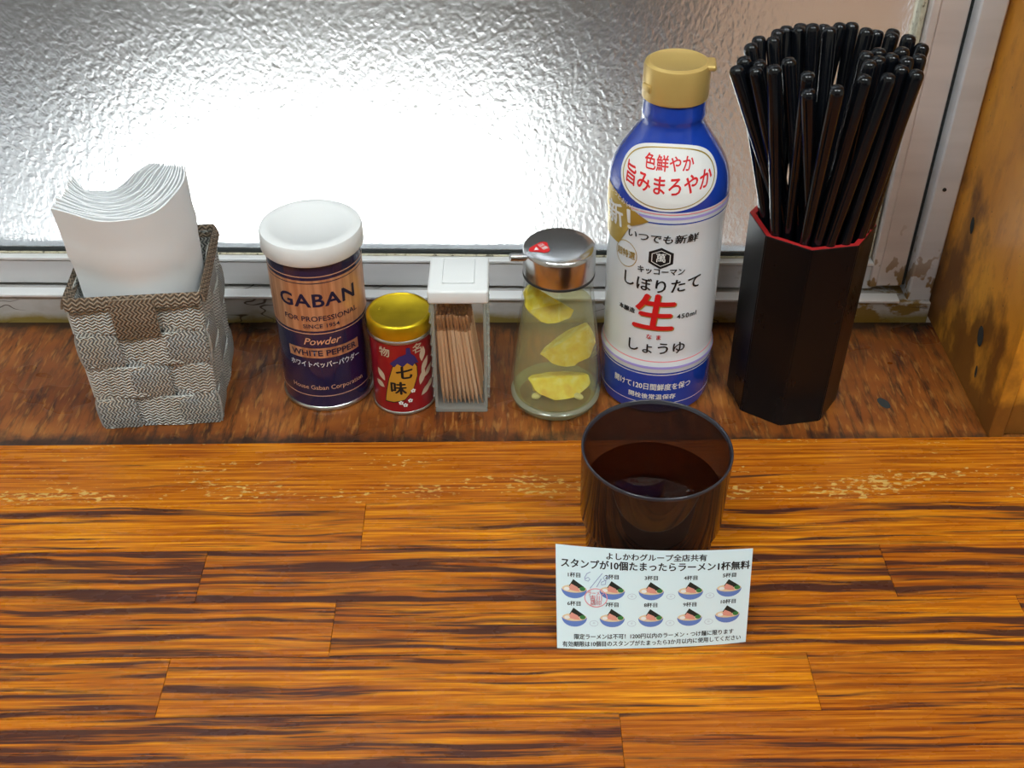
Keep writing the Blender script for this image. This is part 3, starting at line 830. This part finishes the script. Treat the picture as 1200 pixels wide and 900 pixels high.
# ------------------------------------------------------------------ glass cruet with lemon
def cruet():
    x, y = .0258, -.0765
    t = thing('glass_cruet', 'glass dressing cruet with steel lid, holding pale yellow liquid and lemon', 'bottle', (x, y, 0))
    prof = [(0, .0004), (.0215, .0004), (.0252, .0018), (.0266, .0055), (.0268, .0120), (.0262, .022), (.0248, .036), (.0226, .054), (.0204, .071), (.0192, .082), (.0188, .0895)]
    inner = [(.0172, .0895), (.0176, .082), (.0188, .071), (.0210, .054), (.0232, .036), (.0246, .022), (.0250, .012), (.0242, .0075), (.0210, .0055), (0, .0050)]
    link('glass_body', lathe(prof + inner, 72), 'glass', t, 40)
    link('glass_base', lathe([(.0220, .0008), (.0251, .0020), (.0264, .0056), (.0251, .0070), (.0243, .0072), (.0212, .0052)], 72), 'glass_base', t, 60)
    # liquid slightly overlapping into the glass so no air gap shows
    lq = [(0, .0052), (.0212, .0057), (.0243, .0076), (.02508, .012), (.02468, .022), (.02328, .036), (.02108, .054), (.01930, .068), (0, .068)]
    link('liquid', lathe(lq, 72), 'vinegar', t, 40)['label'] = 'pale yellow liquid'
    lid = [(.0186, .0885), (.0197, .0885), (.0199, .0895), (.0199, .1022), (.0195, .1038), (.0182, .1050), (.0140, .1060), (.007, .1066), (0, .1068)]
    ld = link('lid', lathe(lid, 72), 'steel', t, 60); ld['label'] = 'shiny steel lid'
    link('seal', lathe([(.0190, .0872), (.0200, .0872), (.0200, .0884), (.0190, .0884)], 64), 'steel_dark', t, 30)
    bm = tube(bmesh.new(), [(-.0185, -.003, .0990), (-.0225, -.0040, .0995), (-.0268, -.005, .1002)], [.0023, .0023, .0022], 14)
    link('spout', bm, 'steel', ld, 50)
    def dome(u, v):
        r = math.hypot(u, v); z = .1068 - .0009 * (r / .0145) ** 2 if r < .0145 else .1059 - (r - .0145) ** 1 * .30
        return Vector((u, v, z + .00025))
    c0 = (-.0105, -.0050); pts = []
    for k in range(3):
        a0 = math.radians(70 + 120 * k)
        for q in (-38, -20, 0, 20, 38):
            a = a0 + math.radians(q); rr = .0058 if q == 0 else (.0054 if abs(q) == 20 else .0043)
            pts.append((c0[0] + rr * math.cos(a) * 1.1, c0[1] + rr * math.sin(a)))
    laid('sticker', poly_bm(pts), dome, 'ink_red', ld, .002)['label'] = 'small red triangular sticker'
    up = lambda u, v: dome(u, v) + Vector((0, 0, .0002))
    word('注意', .0034, up, 'ink_white', ld, (c0[0] + .0012, c0[1] + .0004), rot=math.radians(-58), bold=.03, name='sticker_lettering')
    laid('sticker_mark', poly_bm([(c0[0] - .0036, c0[1] - .0022), (c0[0] - .0008, c0[1] - .0026), (c0[0] - .0022, c0[1] + .0006)]), up, 'ink_white', ld, .002)
    # lemon pieces inside are things of their own
    def wedge(name, loc, rot, sx, lab, spread=.75):
        bm = bmesh.new(); bmesh.ops.create_icosphere(bm, subdivisions=3, radius=1)
        for no in ((0, math.sin(spread), math.cos(spread)), (0, -math.sin(spread), math.cos(spread))):
            bmesh.ops.bisect_plane(bm, geom=bm.verts[:] + bm.edges[:] + bm.faces[:], plane_co=(0, 0, .0), plane_no=no, clear_outer=True)
            es = [e for e in bm.edges if e.is_boundary]; bmesh.ops.edgeloop_fill(bm, edges=es, mat_nr=1)
        bmesh.ops.triangulate(bm, faces=[f for f in bm.faces if len(f.verts) > 4])
        for v in bm.verts:
            d = 1 + .12 * mnoise.noise(v.co * 2.6 + Vector(loc) * 50)
            v.co = Vector((v.co.x * sx[0] * d, v.co.y * sx[1] * d, v.co.z * sx[2] * d))
        bmesh.ops.recalc_face_normals(bm, faces=bm.faces)
        o = link(name, bm, ['lemon_rind', 'lemon'], None, 35, loc=(x + loc[0], y + loc[1], loc[2])); o.rotation_euler = [math.radians(a) for a in rot]
        tag(o, lab, 'lemon', 'lemon pieces in the cruet'); return o
    wedge('lemon_wedge', (-.0030, -.0020, .0720), (18, 38, 8), (.0165, .0130, .0165), 'amber lemon wedge floating just below the steel lid of the cruet')
    wedge('lemon_wedge', (.0042, -.0025, .0420), (40, -38, -12), (.0175, .0150, .0175), 'bright yellow lemon wedge sunk in the middle of the cruet liquid')
    wedge('lemon_wedge', (.0020, -.0030, .0165), (6, 4, 12), (.0185, .0165, .0095), 'pale yellow lemon slice lying on the cruet bottom')
    for i, (a, b, c) in enumerate(((-.0115, -.0110, .0090), (.0130, -.0105, .0085))):
        bm = bmesh.new(); bmesh.ops.create_icosphere(bm, subdivisions=2, radius=1)
        for v in bm.verts: v.co = Vector((v.co.x * .0034, v.co.y * .0022, v.co.z * .0018))
        o = link('lemon_seed', bm, 'pith', None, 180, loc=(x + a, y + b, c)); o.rotation_euler = (0, .2, .6 - i)
        tag(o, ['pale lemon seed on the cruet bottom, on the toothpick box side', 'pale lemon seed on the cruet bottom, on the soy bottle side'][i], 'seed', 'lemon seeds in the cruet')
cruet()

# ------------------------------------------------------------------ soy sauce bottle
def soy():
    x, y = .0860, -.0620
    t = thing('soy_sauce_bottle', 'tall white and blue soy sauce bottle with gold cap behind the brown cup', 'bottle', (x, y, 0))
    t.rotation_euler = (0, math.radians(-.9), 0)
    fa = face_angle(x, y, -1)
    P = [(0, .0006), (.0300, .0006), (.0316, .0020), (.0322, .0060), (.0322, .0290), (.0322, .0320), (.0326, .0335), (.0326, .0350), (.0314, .0385), (.0314, .0420), (.0316, .1120), (.0318, .1220), (.0322, .1245), (.0325, .1265), (.0325, .1350), (.0322, .1400),
         (.0312, .1450), (.0290, .1510), (.0255, .1570), (.0215, .1630), (.0182, .1680), (.0166, .1710), (.0160, .1735), (.0163, .1752), (.0167, .1770), (.0162, .1790), (.0160, .1890), (.0130, .1896), (0, .1900)]
    def rf(z):
        pr = P[1:-2]
        for (r0, z0), (r1, z1) in zip(pr, pr[1:]):
            if z0 <= z <= z1 and z1 > z0: return r0 + (r1 - r0) * (z - z0) / (z1 - z0)
        return .0322
    mi = [1 if (P[i][1] < .0289) or P[i][1] >= .1345 else 0 for i in range(len(P) - 1)]
    body = link('body', lathe(P, 80, mi), ['soy_white', 'soy_blue'], t, 40)
    m1, m2, m3 = cyl_map(rf, fa, .0002), cyl_map(rf, fa, .00035), cyl_map(rf, fa, .0005)
    def band(z, h, m): link('stripe', lathe([(rf(z) + .00015, z), (rf(z + h) + .00015, z + h)], 80), m, body, 180)
    band(.0380, .0006, 'ink_pink'); band(.0338, .0016, 'ink_lilac'); band(.0298, .0011, 'soy_blue')
    band(.1333, .0006, 'ink_pink'); band(.1305, .0015, 'ink_lilac'); band(.1278, .0007, 'soy_blue'); band(.1348, .0006, 'soy_blue')
    band(.0086, .0004, 'ink_white')
    # gold corner flash at the left
    laid('gold_flash', poly_bm([(-.0420, .1405), (-.0300, .1385), (-.0150, .1320), (-.0075, .1285), (-.0180, .1225), (-.0240, .1120), (-.0262, .1085), (-.0420, .1085)]), m2, 'ink_gold', body)['label'] = 'gold corner flash'
    word('新！', .0150, m3, 'ink_white', body, (-.0228, .1250), rot=math.radians(6), bold=.03)
    word('もっとおいしく', .0034, m3, 'ink_white', body, (-.0235, .1355), rot=math.radians(-16), bold=.01)
    # oval on the shoulder
    oc = .1512
    laid('oval_panel', poly_bm(ell(.0004, oc, .0290, .0158, 64)), m1, 'ink_white', body, .0022)
    laid('oval_ring', ring_bm(ell(.0004, oc, .0270, .0145, 64), ell(.0004, oc, .0263, .0140, 64)), m2, 'ink_gold', body, None)
    word('色鮮やか', .0074, m2, 'ink_red', body, (.0003, .1580), bold=.025, squeeze=.88)
    word('旨みまろやか', .0098, m2, 'ink_red', body, (.0003, .1478), bold=.03, squeeze=.84, arc=5)
    word('いつでも新鮮', .0056, m2, 'ink_black', body, (-.0005, .1182), bold=.02, squeeze=1.18, shear=.15)
    hexo = [(0.0 + .0066 * math.cos(math.radians(90 + 60 * k)) * 1.15, .1068 + .0066 * math.sin(math.radians(90 + 60 * k))) for k in range(6)]
    laid('emblem', poly_bm(hexo), m1, 'ink_black', body)['label'] = 'black hexagon emblem'
    hexi = [(.0050 * math.cos(math.radians(90 + 60 * k)) * 1.15, .1068 + .0050 * math.sin(math.radians(90 + 60 * k))) for k in range(6)]
    hexj = [(.0046 * math.cos(math.radians(90 + 60 * k)) * 1.15, .1068 + .0046 * math.sin(math.radians(90 + 60 * k))) for k in range(6)]
    laid('emblem_ring', ring_bm(hexi, hexj), m2, 'ink_white', body)
    word('萬', .0058, m3, 'ink_white', body, (0, .1068), bold=.015)
    word('キッコーマン', .0047, m2, 'ink_black', body, (.0005, .0982), bold=.035, squeeze=.93)
    laid('gold_circle', ring_bm(ell(-.0205, .1045, .0074, .0080, 40), ell(-.0205, .1045, .0070, .0076, 40)), m1, 'ink_gold', body)
    word('超特選', .0050, m2, 'ink_gold', body, (-.0205, .1045), bold=.02, squeeze=.85)
    word('しぼりたて', .0094, m2, 'ink_black', body, (.0010, .0885), bold=.02, squeeze=1.0, arc=3)
    word('生', .0258, m2, 'ink_gold', body, (-.0014, .0692), bold=.03, squeeze=.95, shear=.1)
    word('生', .0258, m3, 'ink_red', body, (-.0020, .0698), bold=.03, squeeze=.95, shear=.1)
    word('本醸造', .0036, m2, 'ink_black', body, (-.0178, .0702), bold=.03)
    word('450ml', .0042, m2, 'ink_black', body, (.0172, .0690), bold=.02, spacing=1.2)
    word('な ま', .0036, m2, 'ink_red', body, (-.0008, .0552), bold=.02, spacing=1.2)
    word('しょうゆ', .0088, m2, 'ink_black', body, (.0005, .0472), bold=.02)
    word('開けて120日間鮮度を保つ', .0050, m2, 'ink_white', body, (0, .0205), bold=.03, squeeze=.83)
    word('開栓後常温保存', .0040, m2, 'ink_white', body, (.0005, .0135), bold=.03)
    # cap with thumb tab
    cp = [(.0163, .1850), (.0169, .1852), (.0170, .1862), (.0168, .2005), (.0162, .2026), (.0144, .2036), (.0130, .2031), (0, .2031)]
    cap = link('cap', lathe(cp, 64), 'gold_cap', t, 40); cap['label'] = 'gold plastic flip cap'
    bm = bx(.012, .0192, -.0062, .0062, .2000, .2030, bev=.0012, seg=3)
    bmesh.ops.rotate(bm, cent=(0, 0, 0), matrix=Matrix.Rotation(math.radians(-6), 3, 'Z'), verts=bm.verts)
    link('cap_tab', bm, 'gold_cap', cap, 40)
    bm = bx(-.0180, -.015, -.0035, .0035, .1900, .1940, bev=.0009, seg=2); bmesh.ops.rotate(bm, cent=(0, 0, 0), matrix=Matrix.Rotation(math.radians(25), 3, 'Z'), verts=bm.verts)
    link('cap_hinge', bm, 'gold_cap', cap, 40)
    bm = poly_bm([(-.0055, .1858), (.0062, .1858), (.0062, .1898), (-.0055, .1898)])
    laid('cap_window', bm, cyl_map(.0170, fa, .0003), 'gold_cap', cap)
soy()

# ------------------------------------------------------------------ chopstick holder and chopsticks
HX, HY = .1615, -.0725
def holder():
    t = thing('chopstick_holder', 'tall octagonal black lacquer holder with red inner rim, full of chopsticks', 'holder', (HX, HY, 0))
    t.rotation_euler = (0, 0, 0)
    ph = math.radians(-12); Ro, Ri, H = .0336, .0302, .1190
    def ring(bm, r, z): return [bm.verts.new((r * math.cos(ph + k * PI / 4), r * math.sin(ph + k * PI / 4), z)) for k in range(8)]
    def shell(rs):
        bm = bmesh.new(); rr = [ring(bm, r, z) for r, z in rs]
        for a, b in zip(rr, rr[1:]):
            for k in range(8):
                q = (k + 1) % 8; bm.faces.new((a[k], a[q], b[q], b[k]))
        return bm, rr
    bm, rr = shell([(.0322, .0002), (.0324, .0010), (Ro, H - .0004), (Ro - .0003, H)])
    bm.faces.new(rr[0][::-1]); 
    bmesh.ops.bevel(bm, geom=[e for e in bm.edges if abs((e.verts[0].co - e.verts[1].co).normalized().z) > .9], offset=.0006, segments=2, affect='EDGES')
    link('body', bm, 'lacquer', t, 20)
    bm, rr = shell([(Ro - .0003, H), (Ri, H - .0002), (Ri - .0012, .004)]); bm.faces.new(rr[-1])
    bmesh.ops.recalc_face_normals(bm, faces=bm.faces)
    for f in bm.faces: f.normal_flip() if f.normal.dot(f.calc_center_median() * Vector((1, 1, 0))) > 0 and abs(f.normal.z) < .5 else None
    link('lining', bm, 'lacquer_red', t, 20)['label'] = 'red lacquered lining'
holder()
CH = [(0.1708, -0.0942, 0.12, -0.0519, 0.208), (0.149, -0.0964, 0.1268, -0.038, 0.2065), (0.1629, -0.0923, 0.1335, -0.041, 0.2074), (0.1445, -0.0926, 0.138, -0.0313, 0.2076), (0.1468, -0.0896, 0.1433, -0.0261, 0.2074), (0.1419, -0.0851, 0.1522, -0.0202, 0.2065), (0.1633, -0.0821, 0.149, -0.0306, 0.2065), (0.1719, -0.066, 0.1538, -0.0383, 0.2105), (0.1421, -0.0804, 0.1646, -0.0216, 0.2065), (0.1657, -0.0902, 0.164, -0.0336, 0.2097), (0.1463, -0.0728, 0.1716, -0.0251, 0.2065), (0.1649, -0.077, 0.1783, -0.0237, 0.2065), (0.1564, -0.0718, 0.1811, -0.041, 0.2105), (0.1603, -0.0862, 0.1903, -0.0299, 0.2066), (0.1689, -0.0786, 0.1962, -0.0361, 0.2068), (0.1657, -0.0803, 0.1931, -0.0448, 0.2072), (0.1911, -0.0748, 0.1085, -0.079, 0.207), (0.1664, -0.0717, 0.1139, -0.0717, 0.2065), (0.1812, -0.0859, 0.1172, -0.0815, 0.2077), (0.1853, -0.0637, 0.1201, -0.075, 0.2082), (0.1568, -0.0847, 0.1245, -0.0918, 0.2105), (0.1741, -0.0946, 0.1347, -0.0787, 0.2065), (0.1535, -0.0741, 0.1388, -0.1005, 0.2081), (0.1803, -0.0711, 0.1378, -0.1081, 0.2075), (0.1552, -0.077, 0.1496, -0.1139, 0.2105), (0.1523, -0.0876, 0.1634, -0.1065, 0.2089), (0.1517, -0.0939, 0.1754, -0.1039, 0.2105), (0.1622, -0.096, 0.1691, -0.092, 0.2071), (0.1599, -0.1012, 0.1839, -0.0944, 0.2089), (0.1743, -0.0796, 0.1895, -0.0999, 0.2105), (0.1668, -0.0981, 0.175, -0.0863, 0.2084), (0.1705, -0.0987, 0.1826, -0.0816, 0.2075), (0.1835, -0.083, 0.1879, -0.0879, 0.2094), (0.1832, -0.0779, 0.1947, -0.0841, 0.2098), (0.1728, -0.091, 0.1777, -0.076, 0.2091), (0.1581, -0.0801, 0.1705, -0.0806, 0.2095), (0.1789, -0.0825, 0.1891, -0.0754, 0.2105), (0.1751, -0.0708, 0.1977, -0.0557, 0.2072), (0.1677, -0.0848, 0.2041, -0.0595, 0.207)]
CL = .211
rt, rb = .0038, .0016
cp = [(0, 0), (rb * .8, .0004), (rb, .002)] + [(rb + (rt - rb) * z / CL, z) for z in (.06, .12, .18)] + [(rt, CL - .0035), (rt * .94, CL - .0018), (rt * .72, CL - .0006), (rt * .35, CL - .00005), (0, CL)]
cb = lathe(cp, 14); cme = bpy.data.meshes.new('chopstick'); cb.to_mesh(cme); cb.free(); cme.materials.append(M['chop'])
for p in cme.polygons: p.use_smooth = True
ORD = 'first second third fourth fifth sixth seventh eighth ninth tenth eleventh twelfth thirteenth fourteenth fifteenth sixteenth'.split()
GRP = [(0, 16, 'in the back row of tips'), (16, 22, 'in the front cluster nearest that bottle'), (22, 25, 'at the middle of the front edge'), (25, 39, 'in the front cluster nearest the window frame')]
for a, b, where in GRP:
    for rank, k in enumerate(sorted(range(a, b), key=lambda i: CH[i][2])):
        bx_, by_, tx, ty, tz = CH[k]
        bp = Vector((bx_, by_, .0046)); tp = Vector((tx, ty, tz)); d = (tp - bp).normalized()
        o = bpy.data.objects.new('chopstick', cme); C.objects.link(o)
        o.rotation_mode = 'QUATERNION'; o.rotation_quaternion = Vector((0, 0, 1)).rotation_difference(d)
        o.location = tp - d * CL
        if o.location.z < .0046: o.location += d * ((.0046 - o.location.z) / d.z)
        tag(o, 'black chopstick, %s from the soy bottle %s' % (ORD[rank], where), 'chopstick', 'black chopsticks in the holder')

# ------------------------------------------------------------------ smoky brown cup
def cup():
    x, y, z = .0680, -.2080, .0016
    t = thing('brown_cup', 'smoky brown translucent plastic cup of dark drink behind the stamp card', 'cup', (x, y, z))
    out = [(0, .0006), (.0280, .0), (.0298, .0010), (.0306, .0040), (.0318, .0260), (.0321, .0275), (.0338, .0300), (.0345, .0318), (.0350, .0500), (.0355, .0716)]
    inn = [(.0339, .0716), (.0333, .0500), (.0326, .0325), (.0306, .0296), (.0302, .0270), (.0289, .0070), (.0272, .0050), (0, .0048)]
    link('body', lathe(out, 96), 'smoke', t, 50)
    link('inner_wall', lathe(inn, 96), 'smoke', t, 50)
    link('rim', lathe([(.0355, .0716), (.0356, .0725), (.0354, .0731), (.0350, .0733), (.0346, .0731), (.0343, .0725), (.0339, .0716)], 96), 'smoke_rim', t, 180)['label'] = 'glossy darker rim'
    lq = [(0, .0050), (.0271, .0052), (.0288, .0071), (.0301, .0270), (.0305, .0297), (.0325, .0326), (.0330, .0475), (0, .0475)]
    link('drink', lathe(lq, 96), 'water', t, 40)['label'] = 'dark clear drink'
cup()

# ------------------------------------------------------------------ stamp card leaning on the cup
def card():
    W, Hc = .0888, .0525
    t = thing('stamp_card', 'white ramen stamp card with printed bowls leaning on the brown cup', 'card', (.0655, -.2670, .0018))
    yaw = math.radians(2.4); lean = math.radians(22)
    t.rotation_euler = (-lean, 0, yaw)
    def mp(u, v, o=0):     # card plane x right, z up, gentle bow
        v = v * .962
        bow = .0022 * (1 - (u / (W / 2)) ** 2) * 1.0
        sag = -.0012 * (1 - (u / (W / 2)) ** 2) * (v / Hc) + .0006 * (u / (W / 2)) * 0
        tw = -.006 * (v / Hc) * (u / (W / 2))
        return Vector((u, -o - bow + .0022 + tw, v + sag))
    bm = bmesh.new(); n = 24
    A = [[bm.verts.new(mp((i / n - .5) * W, j / 6 * Hc, .0001)) for j in range(7)] for i in range(n + 1)]
    B = [[bm.verts.new(mp((i / n - .5) * W, j / 6 * Hc, -.00015)) for j in range(7)] for i in range(n + 1)]
    for i in range(n):
        for j in range(6):
            bm.faces.new((A[i][j], A[i + 1][j], A[i + 1][j + 1], A[i][j + 1])); bm.faces.new((B[i][j], B[i][j + 1], B[i + 1][j + 1], B[i + 1][j]))
        bm.faces.new((A[i][6], A[i + 1][6], B[i + 1][6], B[i][6])); bm.faces.new((A[i][0], B[i][0], B[i + 1][0], A[i + 1][0]))
    for j in range(6):
        bm.faces.new((A[0][j], A[0][j + 1], B[0][j + 1], B[0][j])); bm.faces.new((A[n][j], B[n][j], B[n][j + 1], A[n][j + 1]))
    pp = link('paper', bm, 'card', t, 60)
    L = lambda o: (lambda u, v: mp(u, v, o))
    l1, l2, l3, l4, l5 = L(.00022), L(.00032), L(.00042), L(.00052), L(.00062)
    word('よしかわグループ全店共有', .0039, l1, 'ink_black', pp, (.0010, .0484), bold=.03, squeeze=.98)
    word('スタンプが10個たまったらラーメン1杯無料', .0049, l1, 'ink_black', pp, (.0006, .0435), bold=.035, squeeze=.90)
    xs = [-.0362, -.0188, -.0010, .0170, .0346]
    for r in range(2):
        zc = (.0310, .0165)[r]
        for c in range(5):
            u = xs[c]; dz = .0008 if c == 4 else 0
            word('%d杯目' % (r * 5 + c + 1), .0026, l1, 'ink_black', pp, (u, zc + .0068 + dz), bold=.03)
            b = zc + dz
            half = [(u + .0058 * math.cos(a), b - .0002 + .0047 * math.sin(a) * (1 if a < PI else 1)) for a in [PI + PI * k / 14 for k in range(15)]]
            bw = laid('printed_bowl', poly_bm(half), l1, 'bowl_blue', t)
            laid('printed_soup', poly_bm(ell(u, b, .0056, .0020, 20)), l2, 'bowl_soup', bw)
            laid('printed_seaweed', poly_bm([(u - .0024, b + .0014), (u - .0004, b + .0049), (u + .0046, b + .0012), (u + .0015, b + .0002)]), l3, 'bowl_nori', bw)
            laid('printed_leek', poly_bm(ell(u + .0038, b + .0002, .0014, .0011, 10)), l4, 'bowl_green', bw)
            laid('printed_pork', poly_bm([(u - .0028, b - .0002), (u - .0014, b + .0026), (u + .0016, b + .0010), (u + .0026, b - .0012), (u, b - .0010)]), l4, 'bowl_pork', bw)
            laid('printed_egg', poly_bm(ell(u - .0034, b, .0013, .0009, 10)), l5, 'ink_white', bw)
            if (r, c) != (0, 0):
                e = ell(u + .0090, b - .0030, .0020, .0015, 18); f = ell(u + .0090, b - .0030, .00185, .00135, 18)
                if u + .011 < W / 2: laid('stamp_spot', ring_bm(e, f), l1, 'ink_grey', pp)
                if u + .011 < W / 2: word('印', .0011, l1, 'ink_grey', pp, (u + .0090, b - .0030))
    # red stamp and pen date
    sx, sz = -.0263, .0270
    laid('red_stamp', ring_bm(ell(sx, sz, .0053, .0049, 32), ell(sx, sz, .0049, .0045, 32)), l5, 'ink_pink', pp)['label'] = 'round red ink stamp'
    word('ラーメン', .0026, l5, 'ink_pink', pp, (sx, sz + .0022), squeeze=.75, bold=.02); word('吉川', .0030, l5, 'ink_pink', pp, (sx, sz - .0003), bold=.02); word('店印', .0026, l5, 'ink_pink', pp, (sx, sz - .0028), bold=.02)
    def pen(pts):
        bm = bmesh.new(); w_ = .00016
        vs = []
        for i, p in enumerate(pts):
            a, b = pts[max(i - 1, 0)], pts[min(i + 1, len(pts) - 1)]
            dx, dy = b[0] - a[0], b[1] - a[1]; ll = math.hypot(dx, dy) or 1
            vs.append((bm.verts.new((p[0] - dy / ll * w_, p[1] + dx / ll * w_, 0)), bm.verts.new((p[0] + dy / ll * w_, p[1] - dx / ll * w_, 0))))
        for a, b in zip(vs, vs[1:]): bm.faces.new((a[1], b[1], b[0], a[0]))
        laid('pen_stroke', bm, l5, 'ink_pencil', pp, None)
    ox, oz = -.0300, .0372
    pen([(ox + .0012, oz + .0030), (ox - .0004, oz + .0020), (ox - .0014, oz), (ox - .0012, oz - .0014), (ox + .0002, oz - .0018), (ox + .0010, oz - .0008), (ox + .0002, oz + .0002), (ox - .0012, oz - .0006)])
    pen([(ox + .0066, oz + .0026), (ox + .0010, oz - .0054)])
    pen([(ox + .0062, oz - .0002), (ox + .0040, oz - .0046)])
    pen([(ox + .0096, oz + .0010), (ox + .0078, oz + .0014), (ox + .0070, oz + .0002), (ox + .0082, oz - .0012), (ox + .0080, oz - .0030), (ox + .0062, oz - .0034), (ox + .0062, oz - .0020), (ox + .0082, oz - .0008), (ox + .0098, oz + .0004), (ox + .0096, oz + .0012)])
    word('限定ラーメンは不可！1200円以内のラーメン・つけ麺に限ります', .0030, l1, 'ink_black', pp, (.0008, .0066), bold=.03, squeeze=.86, rot=math.radians(.6))
    word('有効期限は10個目のスタンプがたまったら3か月以内に使用してください', .0030, l1, 'ink_black', pp, (0, .0028), bold=.03, squeeze=.86, rot=math.radians(.6))
card()
